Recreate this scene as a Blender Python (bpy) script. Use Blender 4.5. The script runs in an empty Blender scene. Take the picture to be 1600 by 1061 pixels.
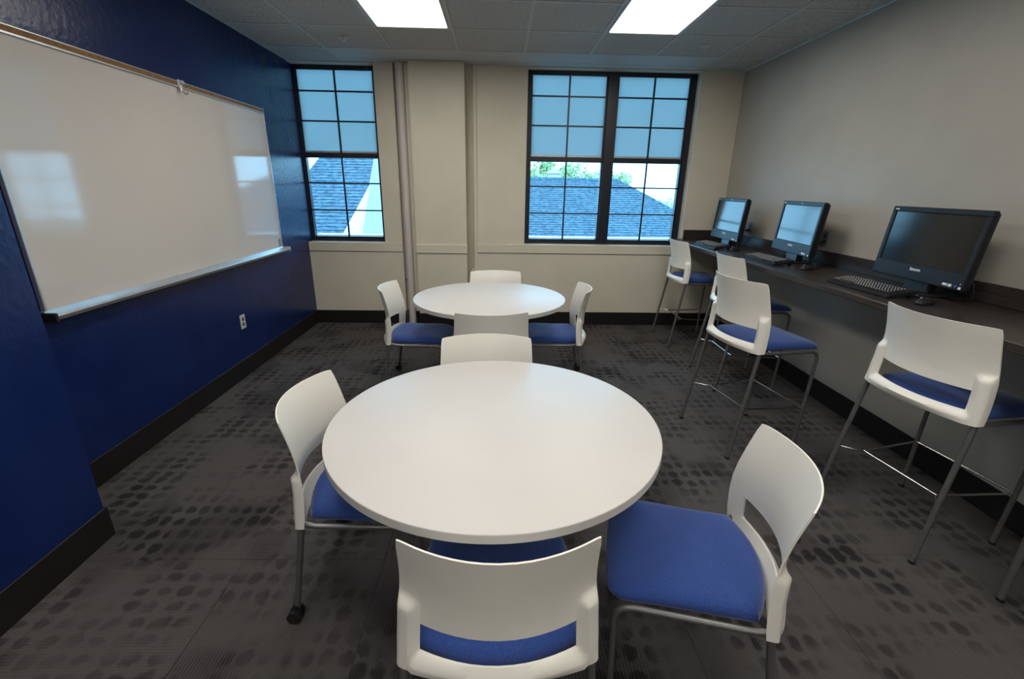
import bpy, bmesh, math, random
from mathutils import Vector, Matrix
random.seed(7)
C = bpy.context.scene.collection
scene = bpy.context.scene
PI = math.pi

# ------------------------------------------------------------------ camera
H_EYE, PITCH, YAW, ROLL, FPX = 1.5778, 18.5116, 1.8071, 0.9475, 710.317
pt, yw, rl = [math.radians(a) for a in (PITCH, YAW, ROLL)]
fwd = Vector((math.sin(yw)*math.cos(pt), math.cos(yw)*math.cos(pt), -math.sin(pt)))
rgt = Vector((math.cos(yw), -math.sin(yw), 0))
upv = rgt.cross(fwd)
r2 = rgt*math.cos(rl) + upv*math.sin(rl)
u2 = -rgt*math.sin(rl) + upv*math.cos(rl)
cam_data = bpy.data.cameras.new('camera')
cam_data.sensor_width = 36.0
cam_data.lens = 36.0*FPX/1600.0
cam_data.clip_start = 0.05
cam = bpy.data.objects.new('camera', cam_data)
C.objects.link(cam)
M = Matrix((r2, u2, -fwd)).transposed().to_4x4()
M.translation = (0, 0, H_EYE)
cam.matrix_world = M
scene.camera = cam

# ------------------------------------------------------------------ world and exposure
world = bpy.data.worlds.new('world')
scene.world = world
world.use_nodes = True
wn = world.node_tree
bg = wn.nodes['Background']
bg.inputs['Color'].default_value = (0.30, 0.67, 1.0, 1)
bg.inputs['Strength'].default_value = 7.0
LAMP = 11.2                                   # radiance of the fluorescent diffusers
scene.view_settings.view_transform = 'Standard'
scene.view_settings.look = 'None'
scene.view_settings.gamma = 1.0
scene.view_settings.use_curve_mapping = False
scene.view_settings.exposure = 0.0

# ------------------------------------------------------------------ material helpers
def pbsdf(name, col, rough=0.5, metal=0.0, spec=0.5):
    m = bpy.data.materials.new(name)
    m.use_nodes = True
    b = m.node_tree.nodes['Principled BSDF']
    b.inputs['Base Color'].default_value = (*col, 1)
    b.inputs['Roughness'].default_value = rough
    b.inputs['Metallic'].default_value = metal
    b.inputs['Specular IOR Level'].default_value = spec
    return m, m.node_tree, b

def noisy(name, c1, c2, scale, rough=0.6, bump=0.0, bscale=None, metal=0.0, spec=0.5, detail=4, dist=0.002):
    m, nt, b = pbsdf(name, c1, rough, metal, spec)
    tc = nt.nodes.new('ShaderNodeTexCoord')
    n = nt.nodes.new('ShaderNodeTexNoise')
    n.inputs['Scale'].default_value = scale
    n.inputs['Detail'].default_value = detail
    nt.links.new(tc.outputs['Object'], n.inputs['Vector'])
    r = nt.nodes.new('ShaderNodeValToRGB')
    r.color_ramp.elements[0].position = 0.35
    r.color_ramp.elements[1].position = 0.65
    r.color_ramp.elements[0].color = (*c1, 1)
    r.color_ramp.elements[1].color = (*c2, 1)
    nt.links.new(n.outputs['Fac'], r.inputs['Fac'])
    nt.links.new(r.outputs['Color'], b.inputs['Base Color'])
    if bump:
        n2 = nt.nodes.new('ShaderNodeTexNoise')
        n2.inputs['Scale'].default_value = bscale or scale
        n2.inputs['Detail'].default_value = 3
        nt.links.new(tc.outputs['Object'], n2.inputs['Vector'])
        bp = nt.nodes.new('ShaderNodeBump')
        bp.inputs['Strength'].default_value = bump
        bp.inputs['Distance'].default_value = dist
        nt.links.new(n2.outputs['Fac'], bp.inputs['Height'])
        nt.links.new(bp.outputs['Normal'], b.inputs['Normal'])
    return m

MAT = {}
MAT['wall_beige'] = noisy('beige_wall_paint', (.63, .59, .485), (.67, .625, .515), 3, .55, .15, 60, spec=.35)
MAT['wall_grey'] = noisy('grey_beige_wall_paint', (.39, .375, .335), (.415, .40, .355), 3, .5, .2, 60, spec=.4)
MAT['wall_navy'] = noisy('navy_wall_paint', (.005, .016, .088), (.007, .020, .10), 4, .27, .42, 30, spec=.38, dist=.004)
MAT['ceiling_tile'] = noisy('mineral_fibre_tile', (.40, .39, .37), (.56, .55, .52), 70, .9, .5, 90, spec=.1)
MAT['gypsum'] = noisy('grey_gypsum_paint', (.52, .52, .51), (.54, .54, .53), 5, .6, .05, 40, spec=.3)
MAT['grid_bar'] = pbsdf('white_grid_metal', (.50, .50, .49), .5)[0]
MAT['baseboard'] = noisy('black_vinyl_base', (.010, .009, .009), (.013, .011, .011), 8, .5, spec=.35)
MAT['white_plastic'] = noisy('white_moulded_plastic', (.84, .82, .755), (.86, .84, .775), 6, .38, .04, 400, spec=.45)
MAT['laminate'] = noisy('white_laminate', (.63, .615, .60), (.645, .63, .615), 4, .45, .03, 300, spec=.35)
MAT['laminate_edge'] = pbsdf('grey_white_edge_band', (.62, .605, .57), .45)[0]
MAT['steel'] = noisy('grey_painted_steel', (.155, .155, .155), (.18, .18, .18), 20, .38, metal=.55)
MAT['chrome'] = pbsdf('bright_steel', (.62, .62, .62), .2, 1.0)[0]
MAT['black_plastic'] = noisy('black_plastic', (.010, .010, .012), (.014, .014, .016), 30, .38, .05, 300)
MAT['bezel'] = noisy('dark_bezel_plastic', (.010, .011, .016), (.013, .014, .019), 30, .42, .05, 400, spec=.3)
MAT['screen'] = pbsdf('dark_screen', (.012, .013, .014), .12, 0, .45)[0]
MAT['key'] = pbsdf('black_key_caps', (.022, .023, .026), .22, 0, .8)[0]
MAT['legend'] = pbsdf('white_print', (.75, .75, .75), .5)[0]
MAT['blue_print'] = pbsdf('blue_print', (.05, .08, .45), .5)[0]
MAT['whiteboard'] = noisy('glossy_whiteboard', (.62, .59, .56), (.63, .60, .57), 2, .075, spec=.55)
MAT['aluminium'] = noisy('satin_aluminium', (.55, .56, .58), (.60, .61, .63), 15, .33, metal=.7)
MAT['cork'] = noisy('tan_cork', (.20, .10, .035), (.28, .15, .06), 60, .8, .3, 200)
MAT['window_frame'] = noisy('dark_window_frame', (.010, .012, .022), (.013, .016, .028), 10, .35, spec=.5)
MAT['pipe_paint'] = noisy('mauve_grey_pipe_paint', (.60, .545, .52), (.63, .575, .55), 6, .5, .1, 50)
MAT['outlet_white'] = pbsdf('outlet_plate', (.55, .55, .55), .4)[0]
MAT['outlet_grey'] = pbsdf('grey_outlet_plate', (.16, .18, .21), .4)[0]
MAT['leaf'] = noisy('leaf_green', (.16, .26, .10), (.42, .50, .24), 3, .7, spec=.2)
MAT['bark'] = noisy('bark', (.08, .06, .05), (.14, .11, .09), 8, .9)
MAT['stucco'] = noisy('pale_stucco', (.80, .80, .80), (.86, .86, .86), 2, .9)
MAT['shaded_wall'] = noisy('shade_tinted_white_wall', (.34, .45, .52), (.37, .48, .55), 1.5, .8)  # white wall in shade, the shade put into the base colour
MAT['brick_grey'] = noisy('chimney_masonry', (.50, .48, .48), (.58, .56, .56), 5, .9)
MAT['ground'] = noisy('grass_ground', (.10, .13, .06), (.14, .17, .09), .5, .95)
MAT['red'] = pbsdf('red_plastic', (.5, .01, .01), .3)[0]

def counter_mat():
    m, nt, b = pbsdf('dark_wood_grain_laminate', (.02, .017, .015), .28, 0, .5)
    tc = nt.nodes.new('ShaderNodeTexCoord')
    mp = nt.nodes.new('ShaderNodeMapping')
    mp.inputs['Scale'].default_value = (60, 2.2, 60)
    n = nt.nodes.new('ShaderNodeTexNoise')
    n.inputs['Scale'].default_value = 1.6
    n.inputs['Detail'].default_value = 5
    r = nt.nodes.new('ShaderNodeValToRGB')
    r.color_ramp.elements[0].position = .35
    r.color_ramp.elements[1].position = .7
    r.color_ramp.elements[0].color = (.022, .018, .016, 1)
    r.color_ramp.elements[1].color = (.050, .042, .038, 1)
    nt.links.new(tc.outputs['Object'], mp.inputs['Vector'])
    nt.links.new(mp.outputs['Vector'], n.inputs['Vector'])
    nt.links.new(n.outputs['Fac'], r.inputs['Fac'])
    nt.links.new(r.outputs['Color'], b.inputs['Base Color'])
    return m
MAT['counter'] = counter_mat()

def fabric_mat():
    m, nt, b = pbsdf('blue_woven_upholstery', (.015, .045, .22), .85, 0, .2)
    b.inputs['Sheen Weight'].default_value = .25
    tc = nt.nodes.new('ShaderNodeTexCoord')
    n = nt.nodes.new('ShaderNodeTexNoise')
    n.inputs['Scale'].default_value = 320
    n.inputs['Detail'].default_value = 2
    r = nt.nodes.new('ShaderNodeValToRGB')
    r.color_ramp.elements[0].color = (.014, .040, .180, 1)
    r.color_ramp.elements[1].color = (.033, .076, .28, 1)
    r.color_ramp.elements[0].position = .3
    r.color_ramp.elements[1].position = .7
    bp = nt.nodes.new('ShaderNodeBump')
    bp.inputs['Strength'].default_value = .3
    bp.inputs['Distance'].default_value = .001
    nt.links.new(tc.outputs['Object'], n.inputs['Vector'])
    nt.links.new(n.outputs['Fac'], r.inputs['Fac'])
    nt.links.new(r.outputs['Color'], b.inputs['Base Color'])
    nt.links.new(n.outputs['Fac'], bp.inputs['Height'])
    nt.links.new(bp.outputs['Normal'], b.inputs['Normal'])
    return m
MAT['fabric'] = fabric_mat()

def carpet_mat():
    """Carpet tile: fine ribs across the tile, rows of dark oval dots that fade in and out in patches."""
    m, nt, b = pbsdf('patterned_carpet', (.06, .055, .052), .95, 0, .08)
    N, L = nt.nodes.new, nt.links.new
    tc = N('ShaderNodeTexCoord')
    geo = N('ShaderNodeNewGeometry')
    sep = N('ShaderNodeSeparateXYZ'); L(tc.outputs['Object'], sep.inputs[0])
    def mth(op, a, c=None):
        n = N('ShaderNodeMath'); n.operation = op
        for i, v in enumerate((a, c)):
            if v is None: continue
            if isinstance(v, (int, float)): n.inputs[i].default_value = v
            else: L(v, n.inputs[i])
        return n.outputs[0]
    wob = N('ShaderNodeTexNoise'); wob.inputs['Scale'].default_value = 9; L(geo.outputs['Position'], wob.inputs['Vector'])
    w = mth('MULTIPLY', mth('SUBTRACT', wob.outputs['Fac'], .5), .05)
    cell = .0871
    def frac(v, size):
        return mth('SUBTRACT', mth('FRACT', mth('DIVIDE', mth('ADD', mth('ADD', v, w), 10.0), size)), .5)
    fx = frac(sep.outputs['X'], cell); fy = frac(sep.outputs['Y'], cell*.8)
    d = mth('SQRT', mth('ADD', mth('POWER', fx, 2), mth('POWER', mth('MULTIPLY', fy, 1.0), 2)))
    edge = N('ShaderNodeTexNoise'); edge.inputs['Scale'].default_value = 45; edge.inputs['Detail'].default_value = 4; L(geo.outputs['Position'], edge.inputs['Vector'])
    d2 = mth('ADD', d, mth('MULTIPLY', mth('SUBTRACT', edge.outputs['Fac'], .5), .42))
    size = N('ShaderNodeTexNoise'); size.inputs['Scale'].default_value = 8; L(geo.outputs['Position'], size.inputs['Vector'])
    d2 = mth('ADD', d2, mth('MULTIPLY', mth('SUBTRACT', size.outputs['Fac'], .5), .5))
    dot = N('ShaderNodeMapRange'); dot.inputs['From Min'].default_value = .43; dot.inputs['From Max'].default_value = .27
    L(d2, dot.inputs['Value'])
    patch = N('ShaderNodeTexNoise'); patch.inputs['Scale'].default_value = 3.4; patch.inputs['Detail'].default_value = 3
    L(geo.outputs['Position'], patch.inputs['Vector'])
    pm = N('ShaderNodeMapRange'); pm.inputs['From Min'].default_value = .42; pm.inputs['From Max'].default_value = .62
    L(patch.outputs['Fac'], pm.inputs['Value'])
    dm = mth('MULTIPLY', dot.outputs[0], mth('MULTIPLY', pm.outputs[0], .75))
    # big dark cloudy bands
    band = N('ShaderNodeTexNoise'); band.inputs['Scale'].default_value = 2.0; band.inputs['Detail'].default_value = 2
    mpb = N('ShaderNodeMapping'); mpb.inputs['Location'].default_value = (5, 3, 0); L(geo.outputs['Position'], mpb.inputs['Vector']); L(mpb.outputs[0], band.inputs['Vector'])
    bm_ = N('ShaderNodeMapRange'); bm_.inputs['From Min'].default_value = .52; bm_.inputs['From Max'].default_value = .62
    L(band.outputs['Fac'], bm_.inputs['Value'])
    # ribs
    rib = mth('SINE', mth('MULTIPLY', sep.outputs['Y'], 2*PI/.0122))
    ribm = mth('MULTIPLY', mth('MULTIPLY', mth('ADD', rib, 1.0), .5), mth('ADD', mth('MULTIPLY', bm_.outputs[0], .36), .13))
    dark = mth('MINIMUM', mth('ADD', mth('ADD', dm, ribm), mth('MULTIPLY', bm_.outputs[0], .22)), 1.0)
    fuzz = N('ShaderNodeTexNoise'); fuzz.inputs['Scale'].default_value = 420; fuzz.inputs['Detail'].default_value = 1
    L(geo.outputs['Position'], fuzz.inputs['Vector'])
    base = N('ShaderNodeMix'); base.data_type = 'RGBA'
    base.inputs[6].default_value = (.060, .056, .056, 1); base.inputs[7].default_value = (.116, .106, .103, 1)
    L(fuzz.outputs['Fac'], base.inputs[0])
    mix = N('ShaderNodeMix'); mix.data_type = 'RGBA'
    mix.inputs[7].default_value = (.022, .019, .019, 1)
    L(dark, mix.inputs[0]); L(base.outputs[2], mix.inputs[6])
    L(mix.outputs[2], b.inputs['Base Color'])
    bp = N('ShaderNodeBump'); bp.inputs['Strength'].default_value = .4; bp.inputs['Distance'].default_value = .003
    L(mth('ADD', fuzz.outputs['Fac'], rib), bp.inputs['Height']); L(bp.outputs['Normal'], b.inputs['Normal'])
    return m
MAT['carpet'] = carpet_mat()

def shingle_mat():
    m, nt, b = pbsdf('blue_grey_asphalt_shingles', (.10, .14, .18), .9, 0, .2)
    tc = nt.nodes.new('ShaderNodeTexCoord')
    mp = nt.nodes.new('ShaderNodeMapping'); mp.inputs['Scale'].default_value = (3.0, 5, 5)
    n = nt.nodes.new('ShaderNodeTexNoise'); n.inputs['Scale'].default_value = 2.4; n.inputs['Detail'].default_value = 4
    r = nt.nodes.new('ShaderNodeValToRGB')
    r.color_ramp.elements[0].color = (.045, .072, .095, 1); r.color_ramp.elements[0].position = .35
    r.color_ramp.elements[1].color = (.105, .165, .215, 1); r.color_ramp.elements[1].position = .66
    nt.links.new(tc.outputs['Object'], mp.inputs['Vector']); nt.links.new(mp.outputs[0], n.inputs['Vector'])
    nt.links.new(n.outputs['Fac'], r.inputs['Fac']); nt.links.new(r.outputs['Color'], b.inputs['Base Color'])
    return m
MAT['shingle'] = shingle_mat()

def glass_mat():
    m = bpy.data.materials.new('window_glass'); m.use_nodes = True
    nt = m.node_tree; nt.nodes.clear()
    o = nt.nodes.new('ShaderNodeOutputMaterial')
    t = nt.nodes.new('ShaderNodeBsdfTransparent'); t.inputs['Color'].default_value = (.95, .975, .98, 1)
    g = nt.nodes.new('ShaderNodeBsdfGlossy'); g.inputs['Roughness'].default_value = .02
    f = nt.nodes.new('ShaderNodeFresnel'); f.inputs['IOR'].default_value = 1.35
    mx = nt.nodes.new('ShaderNodeMixShader')
    nt.links.new(f.outputs[0], mx.inputs[0]); nt.links.new(t.outputs[0], mx.inputs[1]); nt.links.new(g.outputs[0], mx.inputs[2])
    nt.links.new(mx.outputs[0], o.inputs['Surface'])
    return m
MAT['glass'] = glass_mat()

def shade_mat():
    """Woven solar screen: part of the daylight passes the weave, part is scattered by the threads."""
    m = bpy.data.materials.new('solar_screen_fabric'); m.use_nodes = True
    nt = m.node_tree; nt.nodes.clear()
    o = nt.nodes.new('ShaderNodeOutputMaterial')
    tr = nt.nodes.new('ShaderNodeBsdfTranslucent'); tr.inputs['Color'].default_value = (.60, .64, .64, 1)
    df = nt.nodes.new('ShaderNodeBsdfDiffuse'); df.inputs['Color'].default_value = (.40, .43, .45, 1)
    tc = nt.nodes.new('ShaderNodeTexCoord')
    n = nt.nodes.new('ShaderNodeTexNoise'); n.inputs['Scale'].default_value = 260; n.inputs['Detail'].default_value = 1
    nt.links.new(tc.outputs['Object'], n.inputs['Vector'])
    mr = nt.nodes.new('ShaderNodeMapRange'); mr.inputs['To Min'].default_value = .12; mr.inputs['To Max'].default_value = .28
    nt.links.new(n.outputs['Fac'], mr.inputs['Value'])
    mx = nt.nodes.new('ShaderNodeMixShader')
    nt.links.new(mr.outputs[0], mx.inputs[0]); nt.links.new(tr.outputs[0], mx.inputs[1]); nt.links.new(df.outputs[0], mx.inputs[2])
    nt.links.new(mx.outputs[0], o.inputs['Surface'])
    return m
MAT['shade'] = shade_mat()

def lamp_mat():
    m = bpy.data.materials.new('lit_diffuser'); m.use_nodes = True
    nt = m.node_tree; nt.nodes.clear()
    o = nt.nodes.new('ShaderNodeOutputMaterial')
    e = nt.nodes.new('ShaderNodeEmission'); e.inputs['Color'].default_value = (1, .955, .87, 1); e.inputs['Strength'].default_value = LAMP
    nt.links.new(e.outputs[0], o.inputs['Surface'])
    return m
MAT['lamp'] = lamp_mat()

# ------------------------------------------------------------------ mesh helpers
def link(name, me, mat, parent=None):
    o = bpy.data.objects.new(name, me)
    C.objects.link(o)
    if mat is not None and not me.materials:
        me.materials.append(MAT[mat] if isinstance(mat, str) else mat)
    if parent is not None: o.parent = parent
    return o

def done(name, bm, mat, parent=None, smooth=None):
    me = bpy.data.meshes.new(name)
    bmesh.ops.recalc_face_normals(bm, faces=bm.faces)
    if smooth is not None:
        for f in bm.faces: f.smooth = True
        for e in bm.edges:
            if len(e.link_faces) == 2 and e.calc_face_angle(0) > math.radians(smooth): e.smooth = False
    bm.to_mesh(me); bm.free()
    return link(name, me, mat, parent)

def box(bm, c, s, bev=0.0, rot=None, seg=1):
    r = bmesh.ops.create_cube(bm, size=1.0)
    vs = r['verts']
    for v in vs:
        v.co = Vector((v.co.x*s[0], v.co.y*s[1], v.co.z*s[2]))
    if bev:
        es = list({e for v in vs for e in v.link_edges})
        q = bmesh.ops.bevel(bm, geom=es, offset=bev, segments=seg, affect='EDGES', profile=.5)
        vs = list({v for f in q['faces'] for v in f.verts} | {v for v in vs if v.is_valid})
    for v in vs:
        if rot is not None: v.co = rot @ v.co
        v.co += Vector(c)
    return vs

def bx(bm, x0, x1, y0, y1, z0, z1, bev=0.0):
    return box(bm, ((x0+x1)/2, (y0+y1)/2, (z0+z1)/2), (abs(x1-x0), abs(y1-y0), abs(z1-z0)), bev)

def boxo(name, x0, x1, y0, y1, z0, z1, mat, parent=None, bev=0.0):
    bm = bmesh.new(); bx(bm, x0, x1, y0, y1, z0, z1, bev)
    return done(name, bm, mat, parent)

def tube(bm, pts, r, n=12, r_end=None):
    pts = [Vector(p) for p in pts]
    rings = []
    prev = None
    for i, p in enumerate(pts):
        t = (pts[min(i+1, len(pts)-1)] - pts[max(i-1, 0)]).normalized()
        if prev is None:
            a = Vector((0, 0, 1)) if abs(t.z) < .9 else Vector((1, 0, 0))
            u = t.cross(a).normalized()
        else:
            u = (prev - t*prev.dot(t)).normalized()
        prev = u
        v = t.cross(u)
        rr = r if r_end is None else r + (r_end-r)*i/(len(pts)-1)
        rings.append([bm.verts.new(p + (u*math.cos(2*PI*k/n) + v*math.sin(2*PI*k/n))*rr) for k in range(n)])
    for a, b in zip(rings, rings[1:]):
        for k in range(n):
            bm.faces.new((a[k], a[(k+1) % n], b[(k+1) % n], b[k]))
    bm.faces.new(rings[0]); bm.faces.new(rings[-1])

def arc(p0, pc, p1, n=6):
    """points of a quadratic bend from p0 to p1 around the corner pc"""
    p0, pc, p1 = Vector(p0), Vector(pc), Vector(p1)
    return [p0*(1-t)**2 + pc*2*t*(1-t) + p1*t*t for t in [i/n for i in range(n+1)]]

def lathe(bm, prof, n=32, c=(0, 0, 0)):
    rings = []
    for r, z in prof:
        if r < 1e-6: rings.append([bm.verts.new((c[0], c[1], c[2]+z))])
        else: rings.append([bm.verts.new((c[0]+r*math.cos(2*PI*k/n), c[1]+r*math.sin(2*PI*k/n), c[2]+z)) for k in range(n)])
    for a, b in zip(rings, rings[1:]):
        for k in range(n):
            k2 = (k+1) % n
            if len(a) == 1 and len(b) == 1: continue
            if len(a) == 1: bm.faces.new((a[0], b[k], b[k2]))
            elif len(b) == 1: bm.faces.new((a[k], a[k2], b[0]))
            else: bm.faces.new((a[k], a[k2], b[k2], b[k]))

def prism(bm, pts, dvec):
    """solid from a planar polygon extruded along dvec"""
    a = [bm.verts.new(p) for p in pts]
    b = [bm.verts.new(Vector(p)+Vector(dvec)) for p in pts]
    bm.faces.new(a); bm.faces.new(b[::-1])
    n = len(a)
    for i in range(n): bm.faces.new((a[i], a[(i+1) % n], b[(i+1) % n], b[i]))

def tag(o, label=None, cat=None, group=None, kind=None):
    if label: o['label'] = label
    if cat: o['category'] = cat
    if group: o['group'] = group
    if kind: o['kind'] = kind
    return o

def empty(name, loc=(0, 0, 0), rz=0.0):
    o = bpy.data.objects.new(name, None)
    o.empty_display_size = .1
    o.location = loc; o.rotation_euler = (0, 0, rz)
    C.objects.link(o)
    return o

def copy_tree(o, parent=None):
    c = o.copy(); C.objects.link(c)
    if parent is not None:
        c.parent = parent
        for k in ('label', 'category', 'group'):
            pass
    for ch in list(o.children): copy_tree(ch, c)
    return c

def text_mesh(s, size, name, mat, parent, mw, bold=0.0, extrude=.0004, align='CENTER'):
    cu = bpy.data.curves.new(name, 'FONT')
    cu.body = s; cu.size = size; cu.extrude = extrude; cu.offset = bold
    cu.align_x = align; cu.align_y = 'CENTER'; cu.resolution_u = 3
    tmp = bpy.data.objects.new(name, cu); C.objects.link(tmp)
    bpy.context.view_layer.update()
    dg = bpy.context.evaluated_depsgraph_get()
    me = bpy.data.meshes.new_from_object(tmp.evaluated_get(dg))
    bpy.data.objects.remove(tmp)
    me.materials.clear()
    me.transform(mw)
    return link(name, me, mat, parent)

# ------------------------------------------------------------------ room dimensions (metres)
D, L, R, CZ = 5.315, 2.165, 2.555, 2.760
YB = -5.0                                    # wall behind the camera
WR = .145                                    # depth of the window reveals
TP = .6096                                   # carpet and ceiling module
JX, JY = -1.805, 1.783                       # jog of the navy wall

# ------------------------------------------------------------------ floor
floor = boxo('floor', -L-.2, R+.2, YB-.2, D+.1, -.20, -.008, 'baseboard')
tag(floor, kind='structure', label='dark grey patterned carpet tile floor')
tm = bmesh.new(); box(tm, (0, 0, -.004), (TP-.002, TP-.002, .008), 0)
tile_me = bpy.data.meshes.new('carpet_tile')
tm.to_mesh(tile_me); tm.free(); tile_me.materials.append(MAT['carpet'])
i0 = -6; i1 = 3
for i in range(i0, i1):
    for j in range(-11, 7):
        cx = 1.33 + (i+.5)*TP; cy = 1.625 + (j+.5)*TP
        if cx-TP/2 > R or cx+TP/2 < -L or cy-TP/2 > D or cy+TP/2 < YB: continue
        x0, x1 = max(cx-TP/2, -L+.002), min(cx+TP/2, R-.002)
        y0, y1 = max(cy-TP/2, YB+.002), min(cy+TP/2, D-.002)
        whole = (x1-x0 > TP-.001) and (y1-y0 > TP-.001)
        if whole:
            t = link('carpet_tile', tile_me, None, floor)
            t.location = (cx, cy, 0)
            t.rotation_euler = (0, 0, PI/2*random.choice((0, 0, 1, 1, 3)))
        else:
            if x1-x0 < .02 or y1-y0 < .02: continue
            bmt = bmesh.new(); box(bmt, ((x0+x1)/2-cx, (y0+y1)/2-cy, -.004), (x1-x0-.002, y1-y0-.002, .008), 0)
            t = done('carpet_tile', bmt, 'carpet', floor)
            t.location = (cx, cy, 0)

# ------------------------------------------------------------------ ceiling
ceiling = boxo('ceiling', -L-.2, R+.2, YB-.2, D+WR+.12, CZ+.03, CZ+.15, 'gypsum')
tag(ceiling, kind='structure', label='suspended grey acoustic tile ceiling')
GX0 = -.9754-.0200                           # left edge of the first lamp bay
GY0 = 4.2150                                 # far edge of the lamp bays
LAMP_BAYS = [(0, 0), (3, 0), (0, -4), (3, -4), (0, -8), (3, -8), (0, -12), (3, -12)]   # (column, row start) each two modules deep towards the camera
lampcells = {(c, r-k) for c, r in LAMP_BAYS for k in (1, 2)}
ctm = bmesh.new(); box(ctm, (0, 0, .008), (TP-.022, TP-.022, .016), .003)
ct_me = bpy.data.meshes.new('ceiling_tile'); ctm.to_mesh(ct_me); ctm.free(); ct_me.materials.append(MAT['ceiling_tile'])
for i in range(-3, 7):
    for j in range(-16, 3):
        if (i, j) in lampcells: continue
        x0, x1 = max(GX0+i*TP, -L), min(GX0+(i+1)*TP, R)
        y0, y1 = max(GY0+j*TP, YB), min(GY0+(j+1)*TP, D)
        if x1-x0 < .04 or y1-y0 < .04: continue
        if j >= 1 and -1 <= i <= 4: continue          # plain gypsum strip along the windows
        if x1-x0 > TP-.001 and y1-y0 > TP-.001:
            t = link('ceiling_tile', ct_me, None, ceiling); t.location = ((x0+x1)/2, (y0+y1)/2, CZ+.004)
            t.rotation_euler = (0, 0, PI/2*random.randint(0, 3))
        else:
            boxo('ceiling_tile', x0+(.011 if x0 > -L else 0), x1-(.011 if x1 < R else 0), y0+(.011 if y0 > YB else 0), y1-(.011 if y1 < D else 0), CZ+.004, CZ+.02, 'ceiling_tile', ceiling, .003)
boxo('gypsum_panel', GX0-TP+.012, GX0+5*TP-.012, GY0+TP+.012, 5.165, CZ+.001, CZ+.02, 'gypsum', ceiling, .003)
boxo('gypsum_panel', GX0-TP+.012, GX0+5*TP-.012, 5.177, D, CZ+.003, CZ+.02, 'gypsum', ceiling, .003)
boxo('gypsum_panel', -L, R, D, D+WR+.1, CZ, CZ+.02, 'gypsum', ceiling)
for i in range(-1, 7):
    x = GX0+i*TP
    if -L < x < R:
        boxo('grid_bar', x-.012, x+.012, YB, D if i in (-1, 5) else (D if i in (6,) else GY0+TP), CZ, CZ+.03, 'grid_bar', ceiling, .001)
for j in range(-16, 2):
    y = GY0+j*TP
    if y < YB+.05: continue
    # cross bars are broken where a lamp spans two bays
    xs = [-L]
    for c, r in LAMP_BAYS:
        if j == r-1: xs += [GX0+c*TP, GX0+(c+1)*TP]
    xs.append(R)
    xs = sorted(xs)
    for a, b in zip(xs[0::2], xs[1::2]):
        boxo('grid_bar', a, b, y-.012, y+.012, CZ+.0005, CZ+.03, 'grid_bar', ceiling, .001)

# ------------------------------------------------------------------ walls
# window openings in the far wall: x range
WIN1 = (-L, -1.299); WIN2 = (.290, 2.108)
ZS, ZT = .955, 2.752
wb = bmesh.new()
YW = D+WR+.10
bx(wb, -L, -1.100, D, YW, 0, ZS-.105)               # below the left window, up to the pipe slot
bx(wb, -1.299, -1.100, D, YW, ZS-.105, CZ)
bx(wb, -1.100, -.925, D+.07, YW, 0, CZ)             # pipe slot
bx(wb, -.985, -.925, D-.01, D+.07, 0, CZ)           # step beside the pier
bx(wb, -.925, -.362, D-.115, YW, 0, CZ)             # pier
bx(wb, -.362, -.248, D+.07, YW, 0, CZ)              # slot of the thin pipe
bx(wb, -.248, WIN2[0], D, YW, 0, CZ)
bx(wb, WIN2[0], WIN2[1], D, YW, 0, ZS-.105)
bx(wb, WIN2[1], R, D, YW, 0, CZ)
bx(wb, WIN2[0], WIN2[1], D, YW, ZT, CZ)
bx(wb, WIN1[0], WIN1[1], D, YW, ZT, CZ)
bx(wb, WIN1[0], WIN1[1], D+WR+.06, YW, ZS-.105, ZS)
bx(wb, WIN2[0], WIN2[1], D+WR+.06, YW, ZS-.105, ZS)
tag(done('wall_back', wb, 'wall_beige'), kind='structure', label='beige wall with two windows, pier and pipe slots')
# sill caps
for a, b, y in ((-L+.001, -1.102, D-.014), (-.932, -.355, D-.130), (-.246, 2.10, D-.014)):
    s = bmesh.new()
    if a == -.932: bx(s, a, b, y, D-.112, ZS-.098, ZS+.004, .006)
    else: bx(s, a, b, y, D+WR+.06 if a < -1 else D+WR+.06, ZS-.100, ZS, .006) if False else None
    if a != -.932:
        if a < -1:
            bx(s, a, WIN1[1], y, D+WR+.06, ZS-.100, ZS, .004); bx(s, WIN1[1]-.01, b, y, D+.002, ZS-.100, ZS, .004)
        else:
            bx(s, a, WIN2[0]+.01, y, D+.002, ZS-.100, ZS, .004); bx(s, WIN2[0], b, y, D+WR+.06, ZS-.100, ZS, .004)
    tag(done('trim_1' if a < -1 else ('trim_2' if a == -.932 else 'trim_3'), s, 'wall_beige'), kind='structure', label='beige sill cap of the window wall')

lw = bmesh.new()
bx(lw, -L-.12, -L, JY-.05, D+WR+.10, 0, CZ)
tag(done('wall_left', lw, 'wall_navy'), kind='structure', label='glossy navy blue painted wall')
lj = bmesh.new(); bx(lj, -L-.12, JX, YB, JY, 0, CZ, .004)
tag(done('wall_left_front', lj, 'wall_navy'), kind='structure', label='nearer navy wall section that juts into the room')
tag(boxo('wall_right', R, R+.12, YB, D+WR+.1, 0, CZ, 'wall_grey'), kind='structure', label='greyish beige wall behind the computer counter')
tag(boxo('wall_front', -L-.12, R+.12, YB-.12, YB, 0, CZ, 'wall_beige'), kind='structure', label='beige wall behind the camera')
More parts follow.
